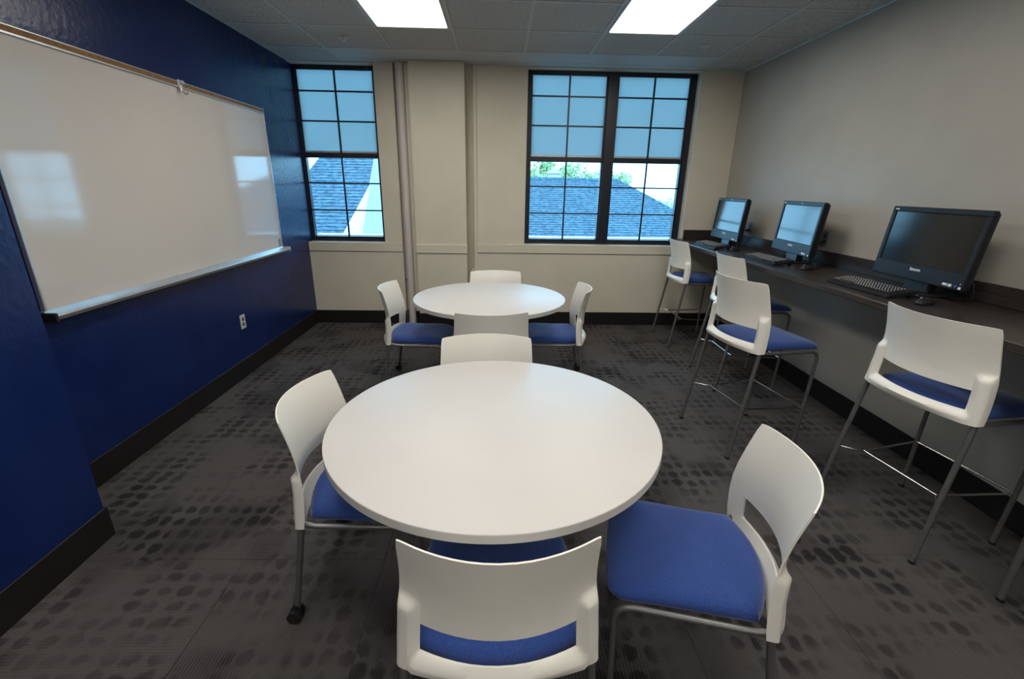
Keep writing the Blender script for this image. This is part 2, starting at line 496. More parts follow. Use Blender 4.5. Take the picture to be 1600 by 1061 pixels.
# baseboards, black vinyl
BH = .155
bb = bmesh.new()
for a, b, y in ((-L, -1.10, D), (-1.10, -.985, D+.07), (-.985, -.925, D-.01), (-.925, -.362, D-.115), (-.362, -.248, D+.07), (-.248, R, D)):
    bx(bb, a, b, y-.008, y, 0, BH, .002)
tag(done('baseboard_back', bb, 'baseboard'), kind='structure', label='black baseboard under the windows')
b2 = bmesh.new(); bx(b2, -L, -L+.008, JY, D-.008, 0, BH, .002)
tag(done('baseboard_left', b2, 'baseboard'), kind='structure', label='black baseboard along the navy wall')
b3 = bmesh.new(); bx(b3, JX, JX+.008, YB, JY+.008, 0, BH, .002); bx(b3, -L+.008, JX, JY, JY+.008, 0, BH, .002)
tag(done('baseboard_left_front', b3, 'baseboard'), kind='structure', label='black baseboard of the jutting navy wall')
b4 = bmesh.new(); bx(b4, R-.008, R, YB, D-.008, 0, BH, .002)
tag(done('baseboard_right', b4, 'baseboard'), kind='structure', label='black baseboard under the counter')

# ------------------------------------------------------------------ windows
def window(n, x0, x1, units, label):
    w = empty('window_%d' % n, ((x0+x1)/2, D+WR, ZS))
    tag(w, kind='structure', label=label)
    ox, oy, oz = w.location
    def P(name, a, b, c, d, e, f, mat='window_frame', bev=.002):
        o = boxo(name, a-ox, b-ox, c-oy, d-oy, e-oz, f-oz, mat, w, bev)
        return o
    yf = D+WR-.035
    FW = .045
    P('frame', x0, x1, yf, D+WR+.06, ZS, ZS+.035)
    P('frame', x0, x1, yf, yf+.02, ZT-.044, ZT)
    P('frame', x0, x1, yf+.055, D+WR+.06, ZT-.022, ZT)
    P('frame', x0, x0+(FW if n == 2 else .018), yf, D+WR+.06, ZS+.035, ZT-.022)
    P('frame', x1-(.055 if n == 2 else .035), x1, yf, D+WR+.06, ZS+.035, ZT-.022)
    zr0, zr1 = 1.855, 1.905
    for k, (a, b) in enumerate(units):
        # meeting rail, sash stiles
        P('meeting_rail', a, b, yf+.015, D+WR+.05, zr0, zr1)
        zg = [(ZS+.035, zr0, (1.300, 1.592)), (zr1, ZT-.022, (2.222, 2.512))]
        xm = (a+b)/2
        P('sash_stile', a, a+.014, yf+.02, D+WR+.05, ZS+.035, ZT-.022, bev=.001)
        P('sash_stile', b-.014, b, yf+.02, D+WR+.05, ZS+.035, ZT-.022, bev=.001)
        for z0, z1, hs in zg:
            P('muntin', xm-.009, xm+.009, yf+.012, yf+.030, z0, z1, bev=.001)
            rows = [z0, *hs, z1]
            for h in hs: P('muntin', a+.014, b-.014, yf+.013, yf+.029, h-.008, h+.008, bev=.001)
            for q0, q1 in zip(rows, rows[1:]):
                for xa, xb in ((a+.014, xm), (xm, b-.014)):
                    P('pane', xa, xb, D+WR+.028, D+WR+.032, q0, q1, 'glass', 0)
        P('sash_rail', a+.014, b-.014, yf+.02, D+WR+.05, ZS+.035, ZS+.052, 'window_frame', .001)
    for (a, b), (c, d) in zip(units, units[1:]):
        P('mullion', b, c, yf-.02, D+WR+.06, ZS+.035, ZT-.022)
    P('outer_sill', x0, x1, D+WR+.065, D+WR+.22, ZS-.02, ZS+.062, 'stucco', .004)
    # roller shades hang behind the grilles, drawn down to the meeting rail
    return units, yf
u1, yf = window(1, WIN1[0], WIN1[1], [(WIN1[0]+.018, WIN1[1]-.035)], 'dark framed window beside the navy wall')
u2, yf = window(2, WIN2[0], WIN2[1], [(WIN2[0]+.045, 1.155), (1.265, WIN2[1]-.055)], 'wide dark framed double window above the sill')
shade_labels = ['pale blue roller shade in the narrow window beside the navy wall',
                'pale blue roller shade in the left half of the wide window',
                'pale blue roller shade in the right half of the wide window']
for (a, b), lab in zip(u1+u2, shade_labels):
    rs = empty('roller_shade', ((a+b)/2, yf+.040, 2.722))
    tag(rs, lab, 'shade', 'roller shades in the windows')
    hw = (b-a)/2-.002
    sb = bmesh.new(); box(sb, (0, 0, -.398), (hw*2, .0012, .80), 0); done('fabric', sb, 'shade', rs)
    hb = bmesh.new(); box(hb, (0, 0, -.806), (hw*2, .010, .020), .003); done('hem_bar', hb, 'aluminium', rs)
    tb = bmesh.new(); tube(tb, [(-hw, 0, 0), (hw, 0, 0)], .011, 12); done('roller', tb, 'aluminium', rs, 40)

# ------------------------------------------------------------------ ceiling lamps and sprinklers
lamp_labels = ['lit fluorescent ceiling panel nearer the navy wall', 'lit fluorescent ceiling panel nearer the computer wall',
               'added unseen fill light, second ceiling panel from the windows, navy side', 'added unseen fill light, second ceiling panel from the windows, computer side',
               'added unseen fill light, third ceiling panel from the windows, navy side', 'added unseen fill light, third ceiling panel from the windows, computer side',
               'added unseen fill light, fourth ceiling panel from the windows, navy side', 'added unseen fill light, fourth ceiling panel from the windows, computer side']
for (c, r), lab in zip(LAMP_BAYS, lamp_labels):  # rows after the first are unseen, added as fill light
    x0 = GX0+c*TP; y1 = GY0+r*TP; y0 = y1-2*TP
    t = empty('ceiling_light', (x0+TP/2, y1-TP, CZ)); tag(t, lab, 'light', 'fluorescent ceiling panels')
    f = bmesh.new()
    for s in (-1, 1):
        box(f, (s*(TP/2-.022), 0, .006), (.020, 2*TP-.024, .022), .002)
        box(f, (0, s*(TP-.022), .006), (TP-.024, .020, .022), .002)
    done('frame', f, 'grid_bar', t)
    d = bmesh.new(); box(d, (0, 0, .006), (TP-.064, 2*TP-.064, .006), .001); done('diffuser', d, 'lamp', t)
    hb = bmesh.new(); box(hb, (0, 0, .022), (TP-.03, 2*TP-.03, .008), 0); done('housing', hb, 'grid_bar', t)
for (x, y), lab in zip(((-1.325, 4.497), (1.756, 4.465)), ('white ceiling sprinkler cap toward the navy wall', 'white ceiling sprinkler cap toward the computer wall')):
    t = empty('sprinkler', (x, y, CZ)); tag(t, lab, 'sprinkler', 'ceiling sprinklers')
    e = bmesh.new(); lathe(e, [(0, .004), (.042, .004), (.042, -.002), (.034, -.010), (.016, -.012), (0, -.012)], 24); done('escutcheon', e, 'outlet_white', t, 40)
    h = bmesh.new(); lathe(h, [(0, -.010), (.011, -.010), (.009, -.026), (.02, -.028), (.02, -.031), (0, -.031)], 16); done('deflector', h, 'aluminium', t, 40)

# ------------------------------------------------------------------ pipes
t = empty('pipe', (-1.032, D-.012, 0)); tag(t, 'thick mauve-grey vertical pipe left of the wall pier', 'pipe')
pb = bmesh.new(); tube(pb, [(0, 0, 0), (0, 0, CZ)], .043, 24); done('pipe_body', pb, 'pipe_paint', t, 40)
cb = bmesh.new(); tube(cb, [(0, 0, 1.135), (0, 0, 1.145)], .0455, 24); done('coupling', cb, 'pipe_paint', t, 40)
cb = bmesh.new(); tube(cb, [(-.035, -.03, .545), (-.060, -.035, .535)], .008, 10); done('bolt', cb, 'cork', t, 40)
t = empty('pipe', (-.265, D-.004, 0)); tag(t, 'thin beige vertical pipe right of the wall pier', 'pipe')
pb = bmesh.new(); tube(pb, [(0, 0, .62), (0, 0, CZ)], .0215, 16); done('pipe_body', pb, 'wall_beige', t, 40)
cb = bmesh.new(); tube(cb, [(0, 0, .635), (0, 0, .695)], .030, 16); tube(cb, [(-.045, 0, .655), (.045, 0, .655)], .018, 12); done('tee_fitting', cb, 'wall_beige', t, 40)
cb = bmesh.new(); tube(cb, [(0, 0, 0), (0, 0, .64)], .0215, 16); done('pipe_drop', cb, 'wall_beige', t, 40)

# ------------------------------------------------------------------ whiteboard on the navy wall
WY0, WY1, WZ0, WZ1 = 2.150, 4.612, .978, 2.178
t = empty('whiteboard', (-L, (WY0+WY1)/2, WZ0)); tag(t, 'large glossy whiteboard with tray on the navy wall', 'whiteboard')
hy = (WY1-WY0)/2; hz = WZ1-WZ0
o = boxo('panel', .006, .018, -hy, hy, 0, hz, 'whiteboard', t)
fb = bmesh.new(); bx(fb, .002, .024, -hy-.012, -hy, -.01, hz+.03, .002); done('side_rail', fb, 'aluminium', t)
fb = bmesh.new(); bx(fb, .002, .024, hy, hy+.012, -.01, hz+.03, .002); done('side_rail', fb, 'aluminium', t)
fb = bmesh.new(); bx(fb, .002, .022, -hy, hy, hz, hz+.034, .002); bx(fb, .020, .028, -hy, hy, hz-.004, hz+.006, .001); bx(fb, .020, .028, -hy, hy, hz+.030, hz+.036, .001)
tr_ = done('top_rail', fb, 'aluminium', t)
o = boxo('cork_strip', .020, .025, -hy, hy, hz+.006, hz+.030, 'cork', tr_)
tag(o, 'tan cork strip')
fb = bmesh.new()
prism(fb, [(.004, -hy-.02, -.038), (.075, -hy-.02, -.032), (.085, -hy-.02, -.014), (.080, -hy-.02, -.012), (.068, -hy-.02, -.022), (.030, -hy-.02, -.022), (.024, -hy-.02, .008), (.004, -hy-.02, .008)], (0, 2*hy+.04, 0))
tray = done('marker_tray', fb, 'aluminium', t)
for s in (-1, 1):
    e = bmesh.new(); bx(e, .003, .088, s*(hy+.028)-.008, s*(hy+.028)+.008, -.041, .004, .004); done('end_cap', e, 'black_plastic' if s < 0 else 'aluminium', tray)
cl = empty('map_hook', (-L+.024, 3.472, 2.196)); tag(cl, 'small grey map hook clipped on the whiteboard top rail', 'hook')
e = bmesh.new(); bx(e, 0, .014, -.022, .022, -.030, .026, .005); done('clip_body', e, 'aluminium', cl)
e = bmesh.new(); tube(e, [(.012, 0, -.02), (.022, 0, -.05), (.035, .006, -.062), (.046, .010, -.05)], .006, 8); tube(e, [(.010, -.012, -.01), (.018, -.018, -.05)], .007, 8); done('hook', e, 'aluminium', cl, 40)
e = bmesh.new(); lathe(e, [(0, .0), (.016, 0), (.02, .008), (.012, .022), (0, .024)], 16, (.014, .008, .0)); done('knob', e, 'outlet_white', cl, 40)
e = bmesh.new(); bx(e, .0175, .0186, hy-.055, hy-.012, .012, .085); done('corner_sticker', e, 'outlet_grey', t)

# ------------------------------------------------------------------ outlets
def outlet(name, loc, nx, plate, label, plugs=False):
    t = empty(name, loc); tag(t, label, 'outlet')
    t.rotation_euler = (0, 0, 0 if nx > 0 else PI)
    b = bmesh.new(); box(b, (.003, 0, 0), (.006, .072, .118), .002, None, 2); done('cover_plate', b, plate, t)
    for s in (-1, 1):
        b = bmesh.new(); tube(b, [(.005, 0, s*.022), (.0085, 0, s*.022)], .0155, 16); so = done('socket', b, 'black_plastic' if plate == 'outlet_white' else 'black_plastic', t, 40)
        b = bmesh.new(); box(b, (.0088, .005, s*.022+.002), (.001, .003, .008), 0); box(b, (.0088, -.005, s*.022+.002), (.001, .003, .008), 0); done('slots', b, 'outlet_white' if plate == 'outlet_white' else 'outlet_grey', so)
    return t
outlet('outlet', (-L, 3.754, .464), 1, 'outlet_white', 'white duplex wall outlet low on the navy wall')
outlet('outlet', (R, 3.560, 1.235), -1, 'outlet_grey', 'grey wall outlet beside the middle computer')
outlet('outlet', (R, 4.680, 1.222), -1, 'outlet_grey', 'grey wall outlet beside the computer nearest the window')

# ------------------------------------------------------------------ counter
ZC = 1.043; XF = 1.975
ct = empty('counter', (R, 2.4, 0)); tag(ct, 'long dark wood-grain computer counter along the right wall', 'counter')
b = bmesh.new(); bx(b, XF-R, -.001, -1.9-2.4, D-2.4-.001, ZC-.038, ZC, .003); done('worktop', b, 'counter', ct)
b = bmesh.new(); bx(b, -.020, -.001, -1.9-2.4, D-2.4-.002, ZC, ZC+.102, .002); done('backsplash', b, 'counter', ct)
b = bmesh.new(); bx(b, 2.125-R, -.022, D-2.4-.020, D-2.4-.001, ZC, ZC+.102, .002); done('side_splash', b, 'counter', ct)
b = bmesh.new(); tube(b, [(2.066-R, 1.377-2.4, .012), (2.066-R, 1.377-2.4, ZC-.04)], .0125, 14); done('stool_leg', b, 'steel', ct, 40)  # leg of a fifth stool out of view, made up as a counter leg
b = bmesh.new(); lathe(b, [(0, .013), (.0145, .013), (.0145, 0), (0, 0)], 14, (2.066-R, 1.377-2.4, 0)); done('glide', b, 'black_plastic', ct, 40)
for y in (-1.2, .55, 2.98, 4.30):
    b = bmesh.new()
    prism(b, [(-.001, y-2.4-.02, ZC-.04), (-.46, y-2.4-.02, ZC-.04), (-.44, y-2.4-.02, ZC-.075), (-.06, y-2.4-.02, ZC-.30), (-.001, y-2.4-.02, ZC-.30)], (0, .04, 0))
    if y < 1: done('support_bracket', b, 'black_plastic', ct)
    else: b.free()

# ------------------------------------------------------------------ round tables
def round_table(x, y, r, label):
    t = empty('round_table', (x, y, 0)); tag(t, label, 'table', 'white round tables')
    b = bmesh.new(); lathe(b, [(0, .737), (r-.004, .737), (r-.001, .7355)], 96); lathe(b, [(r-.001, .7355), (r, .733)], 96)
    bmesh.ops.remove_doubles(b, verts=b.verts, dist=1e-5); done('tabletop', b, 'laminate', t, 30)
    b = bmesh.new(); lathe(b, [(r, .733), (r, .707), (r-.004, .704), (0, .704)], 96)
    done('edge_band', b, 'laminate_edge', t, 30)
    b = bmesh.new(); lathe(b, [(0, .704), (.16, .704), (.16, .692), (.05, .690), (.045, .68), (.045, .06), (0, .06)], 32); done('column', b, 'steel', t, 30)
    b = bmesh.new(); lathe(b, [(0, .062), (.06, .060), (.09, .045), (.27, .016), (.285, .010), (.285, 0), (0, 0)], 48); done('foot', b, 'steel', t, 30)
    return t
round_table(-.012, 1.556, .615, 'large white round table in the foreground')
round_table(-.072, 3.590, .606, 'white round table farther back near the window wall')

# ------------------------------------------------------------------ chairs and stools
def shell_mesh(dz):
    """Moulded back: thin bowed backrest, raised frame with posts and bottom rail around an open slot."""
    zs = [.412, .418, .430, .440, .452, .464, .476, .495, .515, .535, .551, .565, .582, .598, .606, .614, .622, .630, .640, .66, .69, .72, .75, .775, .80, .815, .823, .827]
    def wid(z):
        pts = [(.41, .261), (.50, .257), (.60, .250), (.65, .2445), (.70, .240), (.80, .236), (.83, .232)]
        for (a, wa), (b, wb_) in zip(pts, pts[1:]):
            if z <= b: return wa+(wb_-wa)*max(0, (z-a))/(b-a)
        return pts[-1][1]
    def yedge(z):
        pts = [(.40, -.198), (.46, -.190), (.54, -.184), (.60, -.185), (.66, -.193), (.72, -.207), (.78, -.224), (.83, -.240)]
        for (a, ya), (b, yb) in zip(pts, pts[1:]):
            if z <= b:
                s = max(0, (z-a)/(b-a)); return ya+(yb-ya)*s
        return pts[-1][1]
    def bow(z): 
        
        pts = [(.412, .046), (.430, .060), (.464, .082), (.551, .086), (.70, .082), (.83, .078)]
        for (a, ba), (b, bb_) in zip(pts, pts[1:]):
            if z <= b: return ba+(bb_-ba)*max(0, (z-a)/(b-a))
        return pts[-1][1]
    cols = [0, .035, .07, .105, .14, .17, .190, .201, .210, .220, .2305, .236, .247, .256, .261]
    cols = [-c for c in cols[:0:-1]] + cols
    WI = .201; Z0, Z1 = .464, .551
    bm = bmesh.new()
    F, B = {}, {}
    for j, z in enumerate(zs):
        k = wid(z)/.261
        for i, c in enumerate(cols):
            x = c*(k if abs(c) > .201 else (1+(k-1)*(abs(c)/.201)))
            zz = z
            # rounded outer corners
            if z < .44 and abs(c) > .236:
                zz = z + (.005*((abs(c)-.236)/.025)**2)*(1-(z-.412)/.028)
            if z > .80 and abs(c) > .236:
                zz = z - (.003*((abs(c)-.236)/.025)**2)*((z-.80)/.027)
            u = x/wid(z)
            yf_ = yedge(z) - bow(z)*(1-u*u)
            # soften the slot corners
            sx = max(0, min(1, (abs(c)-WI)/.0295))
            szb = max(0, min(1, (Z0-z)/.026))
            top = max(0, min(1, (.634-z)/.034)); top = top*top*(3-2*top)
            edge_in = max(0, min(1, (.2615-abs(c))/.006))
            rim = max(sx*top*(.75+.25*edge_in), szb)
            lowtaper = 1.0
            t = .0055 + (.034*szb if szb > sx*top else .028*sx*top*(.75+.25*edge_in))
            F[i, j] = bm.verts.new((x, yf_, zz+dz))
            B[i, j] = bm.verts.new((x, yf_-t, zz+dz))
    nc, nz = len(cols), len(zs)
    def hole(i, j):
        cm = (cols[i]+cols[i+1])/2; zm = (zs[j]+zs[j+1])/2
        return abs(cm) < WI and Z0 < zm < Z1
    solid = {(i, j) for i in range(nc-1) for j in range(nz-1) if not hole(i, j)}
    for (i, j) in solid:
        bm.faces.new((F[i, j], F[i+1, j], F[i+1, j+1], F[i, j+1]))
        bm.faces.new((B[i, j], B[i, j+1], B[i+1, j+1], B[i+1, j]))
        for di, dj, a, b in ((-1, 0, (i, j), (i, j+1)), (1, 0, (i+1, j), (i+1, j+1)), (0, -1, (i, j), (i+1, j)), (0, 1, (i, j+1), (i+1, j+1))):
            if (i+di, j+dj) not in solid:
                bm.faces.new((F[a], F[b], B[b], B[a]))
    return bm

def seat_mesh(dz):
    """Upholstered pad with rounded corners and a waterfall front."""
    def outline(ins):
        pts = []
        wr, wf, y0, y1, rc = .214-ins, .229-ins, -.188+ins, .236-ins, .062
        # rear edge follows the bowed shell
        n = 10
        for k in range(n+1):
            x = -wr+2*wr*k/n
            pts.append((x, y0-.058*(1-(x/wr)**2)))
        pts.append((wr+(wf-wr)*.35, -.03)); pts.append((wr+(wf-wr)*.7, .09))
        for k in range(7):
            a = PI/2*k/6
            pts.append((wf-rc+rc*math.cos(a), y1-rc+rc*math.sin(a)))
        for k in range(1, 6): pts.append(((wf-rc)*(1-2*k/6), y1+.006*math.sin(PI*k/6)))
        for k in range(7):
            a = PI/2+PI/2*k/6
            pts.append((-wf+rc+rc*math.cos(a), y1-rc+rc*math.sin(a)))
        pts.append((-wr-(wf-wr)*.7, .09)); pts.append((-wr-(wf-wr)*.35, -.03))
        return pts
    bm = bmesh.new()
    rings = []
    for ins, z in ((.03, .413), (.010, .415), (.003, .421), (0, .432), (.003, .443), (.010, .452), (.022, .459), (.045, .4635)):
        ring = []
        for x, y in outline(ins):
            zz = z
            if y > .10: zz -= ((y-.10)/.136)**2*.022*(z-.40)/.06
            zz += .006*max(0, -y-.05)/.15*(1 if z > .45 else 0)
            ring.append(bm.verts.new((x, y, zz+dz)))
        rings.append(ring)
    last = rings[-1]; cy0 = .02
    for f, dz2 in ((.75, .002), (.5, .0035), (.25, .0045)):
        rings.append([bm.verts.new((v.co.x*f, cy0+(v.co.y-cy0)*f, (.4655+dz)+(v.co.z-.4655-dz)*f+dz2)) for v in last])
    n = len(rings[0])
    for a, b in zip(rings, rings[1:]):
        for k in range(n): bm.faces.new((a[k], a[(k+1) % n], b[(k+1) % n], b[k]))
    bm.faces.new(rings[0]); bm.faces.new(rings[-1])
    return bm

def make_seat(stool):
    dz = .262 if stool else 0.0
    t = empty('counter_stool' if stool else 'chair')
    sh = done('backrest', shell_mesh(dz), 'white_plastic', t, 50)
    done('seat', seat_mesh(dz), 'fabric', t, 50)
    zf = 0 if stool else .052
    zr = .404+dz
    for s in (-1, 1):
        # rear leg, rises into the shell post
        foot = (s*(.265 if stool else .262), -.318 if stool else -.268, zf)
        topp = (s*.2425, -.2105, .436+dz)
        b = bmesh.new(); tube(b, [foot, (foot[0]+(topp[0]-foot[0])*.5, foot[1]+(topp[1]-foot[1])*.5, foot[2]+(topp[2]-foot[2])*.5), topp], .0115, 14)
        leg = done('leg', b, 'steel', t, 40)
        # front leg bent out of the rail under the seat
        ft = (s*.224, .185 if stool else .195, zf)
        rail = [(s*.240, -.214, zr+.020), (s*.231, -.165, zr+.004), (s*.228, -.10, zr)]
        bend = arc((s*.230, .150, zr-.001), (s*.232, .207, zr-.004), (s*.231, .205, zr-.065), 7)
        b = bmesh.new(); tube(b, rail+bend+[ft], .0105, 14)
        leg2 = done('leg', b, 'steel', t, 40)
        for f, yy in ((foot, -1), (ft, 1)):
            if stool:
                g = bmesh.new(); lathe(g, [(0, .012), (.0135, .012), (.0135, 0), (0, 0)], 14, (f[0], f[1], 0)); done('glide', g, 'black_plastic', t, 40)
            else:
                g = bmesh.new(); lathe(g, [(0, .075), (.0125, .075), (.0135, .05), (.010, .038), (0, .038)], 12, (f[0], f[1], 0)); bx(g, f[0]-.008, f[0]+.008, f[1]-.020, f[1]+.014, .022, .052, .004)
                ca = done('caster', g, 'black_plastic', t, 40)
                for q in (-1, 1):
                    w = bmesh.new()
                    tube(w, [(f[0]+q*.010, f[1]-.008, .026), (f[0]+q*.013, f[1]-.008, .026), (f[0]+q*.022, f[1]-.008, .026), (f[0]+q*.025, f[1]-.008, .026)], .026, 18)
                    wo = done('wheel', w, 'black_plastic', ca, 40)
    if stool:
        zb = .285
        b = bmesh.new()
        tube(b, [(-.228, .192, zb), (.228, .192, zb)], .0058, 10)
        tube(b, [(-.185, -.185, zb), (.185, -.185, zb)], .0058, 10)
        for s in (-1, 1):
            tube(b, [(s*.228, .192, zb), (s*.187, -.170, zb), (s*.189, -.200, zb), (s*.253, -.272, zb)], .0058, 10)
        done('footrest', b, 'chrome', t, 40)
    return t

chair_specs = [  # x, y, heading of the sitter (degrees, 0 = towards the windows), label
    (-.482, 1.588, -91, 'white-backed blue chair at the left side of the foreground table'),
    (.003, 1.075, 0.6, 'white-backed blue chair seen from behind, in front of the foreground table'),
    (.612, 1.197, 75, 'white-backed blue chair turned sideways at the right of the foreground table'),
    (-.057, 2.018, 181, 'white chair on the far side of the foreground table, only its back top showing'),
    (-.622, 3.565, -91, 'white-backed blue chair at the left side of the far table'),
    (-.060, 3.020, 4, 'white chair between the two tables with its back to the foreground table'),
    (.425, 3.592, 87, 'white-backed blue chair at the right side of the far table'),
    (-.030, 3.995, 180, 'white chair behind the far table against the window wall')]
proto = make_seat(False)
for i, (x, y, a, lab) in enumerate(chair_specs):
    o = proto if i == 0 else copy_tree(proto)
    o.location = (x, y, 0); o.rotation_euler = (0, 0, math.radians(a))
    tag(o, lab, 'chair', 'chairs around the round tables')
stool_specs = [
    (2.113, 4.760, -90, 'white-backed counter stool nearest the window'),
    (2.115, 3.660, -91, 'white-backed counter stool half hidden behind another, at the middle computer'),
    (1.694, 2.727, -80, 'white-backed counter stool pulled out from the counter, whole blue seat showing'),
    (2.146, 1.884, -82, 'large white-backed counter stool in front of the nearest computer')]
proto = make_seat(True)
for i, (x, y, a, lab) in enumerate(stool_specs):
    o = proto if i == 0 else copy_tree(proto)
    o.location = (x, y, 0); o.rotation_euler = (0, 0, math.radians(a))
    tag(o, lab, 'stool', 'stools along the counter')

# ------------------------------------------------------------------ computers
def make_computer():
    """All-in-one computer; local -x faces the room, local y runs along the wall, origin on the counter under the screen."""
    t = empty('computer')
    W, HH, T = .620, .395, .055
    zb = .072
    tilt = math.radians(5)
    RT = Matrix.Rotation(tilt, 4, 'Y')
    def loc(bm):
        for v in bm.verts: v.co = (RT @ v.co) + Vector((0, 0, zb))
    # bezel: four rails around the recessed screen, thick chin below
    b = bmesh.new()
    bx(b, 0, T*.55, -W/2, W/2, 0, .088, .004)
    bx(b, 0, T*.55, -W/2, W/2, HH-.030, HH, .004)
    bx(b, 0, T*.55, -W/2, -W/2+.030, .084, HH-.026, .004)
    bx(b, 0, T*.55, W/2-.030, W/2, .084, HH-.026, .004)
    loc(b); bez = done('bezel', b, 'bezel', t)
    b = bmesh.new(); bx(b, .006, .012, -W/2+.028, W/2-.028, .086, HH-.028); loc(b); done('screen', b, 'screen', t)
    b = bmesh.new(); bx(b, T*.5, T, -W/2+.006, W/2-.006, .004, HH-.004, .012); bx(b, T*.9, T+.03, -W/2+.07, W/2-.07, .04, HH-.06, .012); loc(b); done('back_housing', b, 'black_plastic', t)
    b = bmesh.new(); bx(b, T*.6, T*.6+.05, -.085, .085, -.058, .15, .006); loc(b); [setattr(v.co, 'z', max(v.co.z, .004)) for v in b.verts]; done('neck', b, 'black_plastic', t)
    b = bmesh.new(); bx(b, -.055, .135, -.14, .14, 0, .014, .005); done('base', b, 'black_plastic', t)
    b = bmesh.new(); bx(b, -.0006, .001, -.010, .010, HH-.020, HH-.010); loc(b); done('webcam', b, 'screen', bez)
    for y0, y1, z0, z1, m in ((-W/2+.115, -W/2+.088, .014, .026, 'legend'), (-W/2+.082, -W/2+.062, .012, .026, 'legend'), (-W/2+.046, -W/2+.034, .014, .026, 'blue_print'), (-W/2+.022, -W/2+.008, .008, .020, 'legend'), (-W/2+.020, -W/2+.014, .028, .040, 'outlet_grey')):
        b = bmesh.new(); bx(b, -.0008, .001, y0, y1, z0, z1); loc(b); done('sticker', b, m, bez)
    b = bmesh.new(); bx(b, -.0008, .001, W/2-.048, W/2-.022, HH-.019, HH-.013); loc(b); done('badge', b, 'legend', bez)
    base = Matrix.Translation((0, 0, zb)) @ RT
    face = Matrix(((0, 0, -1, -.0004), (-1, 0, 0, 0), (0, 1, 0, .060), (0, 0, 0, 1)))
    text_mesh('lenovo', .026, 'logo', 'legend', bez, base @ face, .0006)
    # cables at the back
    b = bmesh.new()
    tube(b, [(.09, -.2, .14), (.12, -.24, .10), (.13, -.25, .03), (.10, -.2, .008), (.12, -.1, .006)], .004, 8)
    tube(b, [(.09, -.1, .12), (.13, -.12, .06), (.15, -.05, .01)], .004, 8)
    done('cables', b, 'black_plastic', t, 60)
    return t
proto = make_computer()
comp = [(2.265, 4.640, -2, 'black all-in-one computer nearest the window, screen reflecting pale light'),
        (2.330, 3.640, -7, 'black all-in-one computer in the middle of the counter, screen reflecting blue'),
        (2.335, 2.490, -3.0, 'black all-in-one computer nearest the camera with a dark screen')]
for i, (x, y, a, lab) in enumerate(comp):
    o = proto if i == 0 else copy_tree(proto)
    o.location = (x, y, ZC); o.rotation_euler = (0, 0, math.radians(a))
    tag(o, lab, 'computer', 'all-in-one computers on the counter')
cord = bmesh.new(); tube(cord, [(R-.012, 3.560, 1.213), (R-.06, 3.56, 1.212), (R-.10, 3.60, 1.19), (R-.09, 3.66, 1.12), (R-.07, 3.70, ZC+.006), (R-.12, 3.74, ZC+.006)], .0045, 8); box(cord, (R-.025, 3.56, 1.213), (.035, .026, .026), .005)
tag(done('power_cord', cord, 'black_plastic', None, 50), 'black plug and power cord at the outlet beside the middle computer', 'cord')
cord = bmesh.new(); tube(cord, [(R-.012, 4.680, 1.200), (R-.06, 4.68, 1.199), (R-.11, 4.70, 1.18), (R-.10, 4.74, 1.10), (R-.08, 4.78, ZC+.006), (R-.12, 4.82, ZC+.006)], .0045, 8); box(cord, (R-.025, 4.68, 1.200), (.035, .026, .026), .005)
tag(done('power_cord', cord, 'black_plastic', None, 50), 'black plug and power cord behind the computer nearest the window', 'cord')

def make_keyboard():
    """Keyboard; local -x is the typing edge, raised at the back on its feet."""
    t = empty('keyboard')
    RT = Matrix.Rotation(-math.radians(8), 4, 'Y')
    def loc(bm):
        for v in bm.verts: v.co = RT @ (v.co+Vector((.09, 0, 0))) + Vector((-.09, 0, 0))
    b = bmesh.new(); prism(b, [(-.090, -.226, 0), (.080, -.226, 0), (.082, -.226, .020), (-.070, -.226, .016), (-.090, -.226, .010)], (0, .452, 0)); loc(b)
    done('case', b, 'bezel', t)
    b = bmesh.new()
    P = .0191
    for row in range(6):
        x = -.058+row*P+(.006 if row == 5 else 0)
        y = .215
        for k in range(22):
            if k in (15, 19) : y -= .005
            wk = P
            if row == 0 and k == 3: wk = P*5
            if row == 0 and 3 < k < 8: continue
            yc = y-wk/2
            if not (row == 5 and k in (1, 6)): 
                vs = box(b, (x, yc, .0225), (P*.80, wk-P*.2, .010), 0)
                for v in vs:
                    if v.co.z > .0225: v.co.x = x+(v.co.x-x)*.8; v.co.y = yc+(v.co.y-yc)*(1-.2*P/wk)
            y -= wk
            if y < -.215: break
    loc(b); ks = done('keys', b, 'key', t); ks['kind'] = 'stuff'
    b = bmesh.new()
    for row in range(6):
        for k in range(22):
            y = .2055-k*P*.985
            if row == 0 and 3 <= k <= 8: continue
            box(b, (-.058+row*P+.003, y+.003, .0277), (.006, .0065, .0004), 0)
    loc(b); ls = done('key_legends', b, 'legend', t); ls['kind'] = 'stuff'
    for s in (-1, 1):
        b = bmesh.new(); bx(b, .060, .072, s*.19-.012, s*.19+.012, 0, .0225, .002); done('rear_foot', b, 'black_plastic', t)
    return t
proto = make_keyboard()
for i, (x, y, a, lab) in enumerate([(2.125, 4.545, 1, 'black keyboard in front of the computer nearest the window'), (2.150, 3.610, 1, 'black keyboard in front of the middle computer'), (2.160, 2.552, 1.4, 'black keyboard in front of the nearest dark-screened computer')]):
    o = proto if i == 0 else copy_tree(proto)
    o.location = (x, y, ZC); o.rotation_euler = (0, 0, math.radians(a)); tag(o, lab, 'keyboard', 'keyboards on the counter')

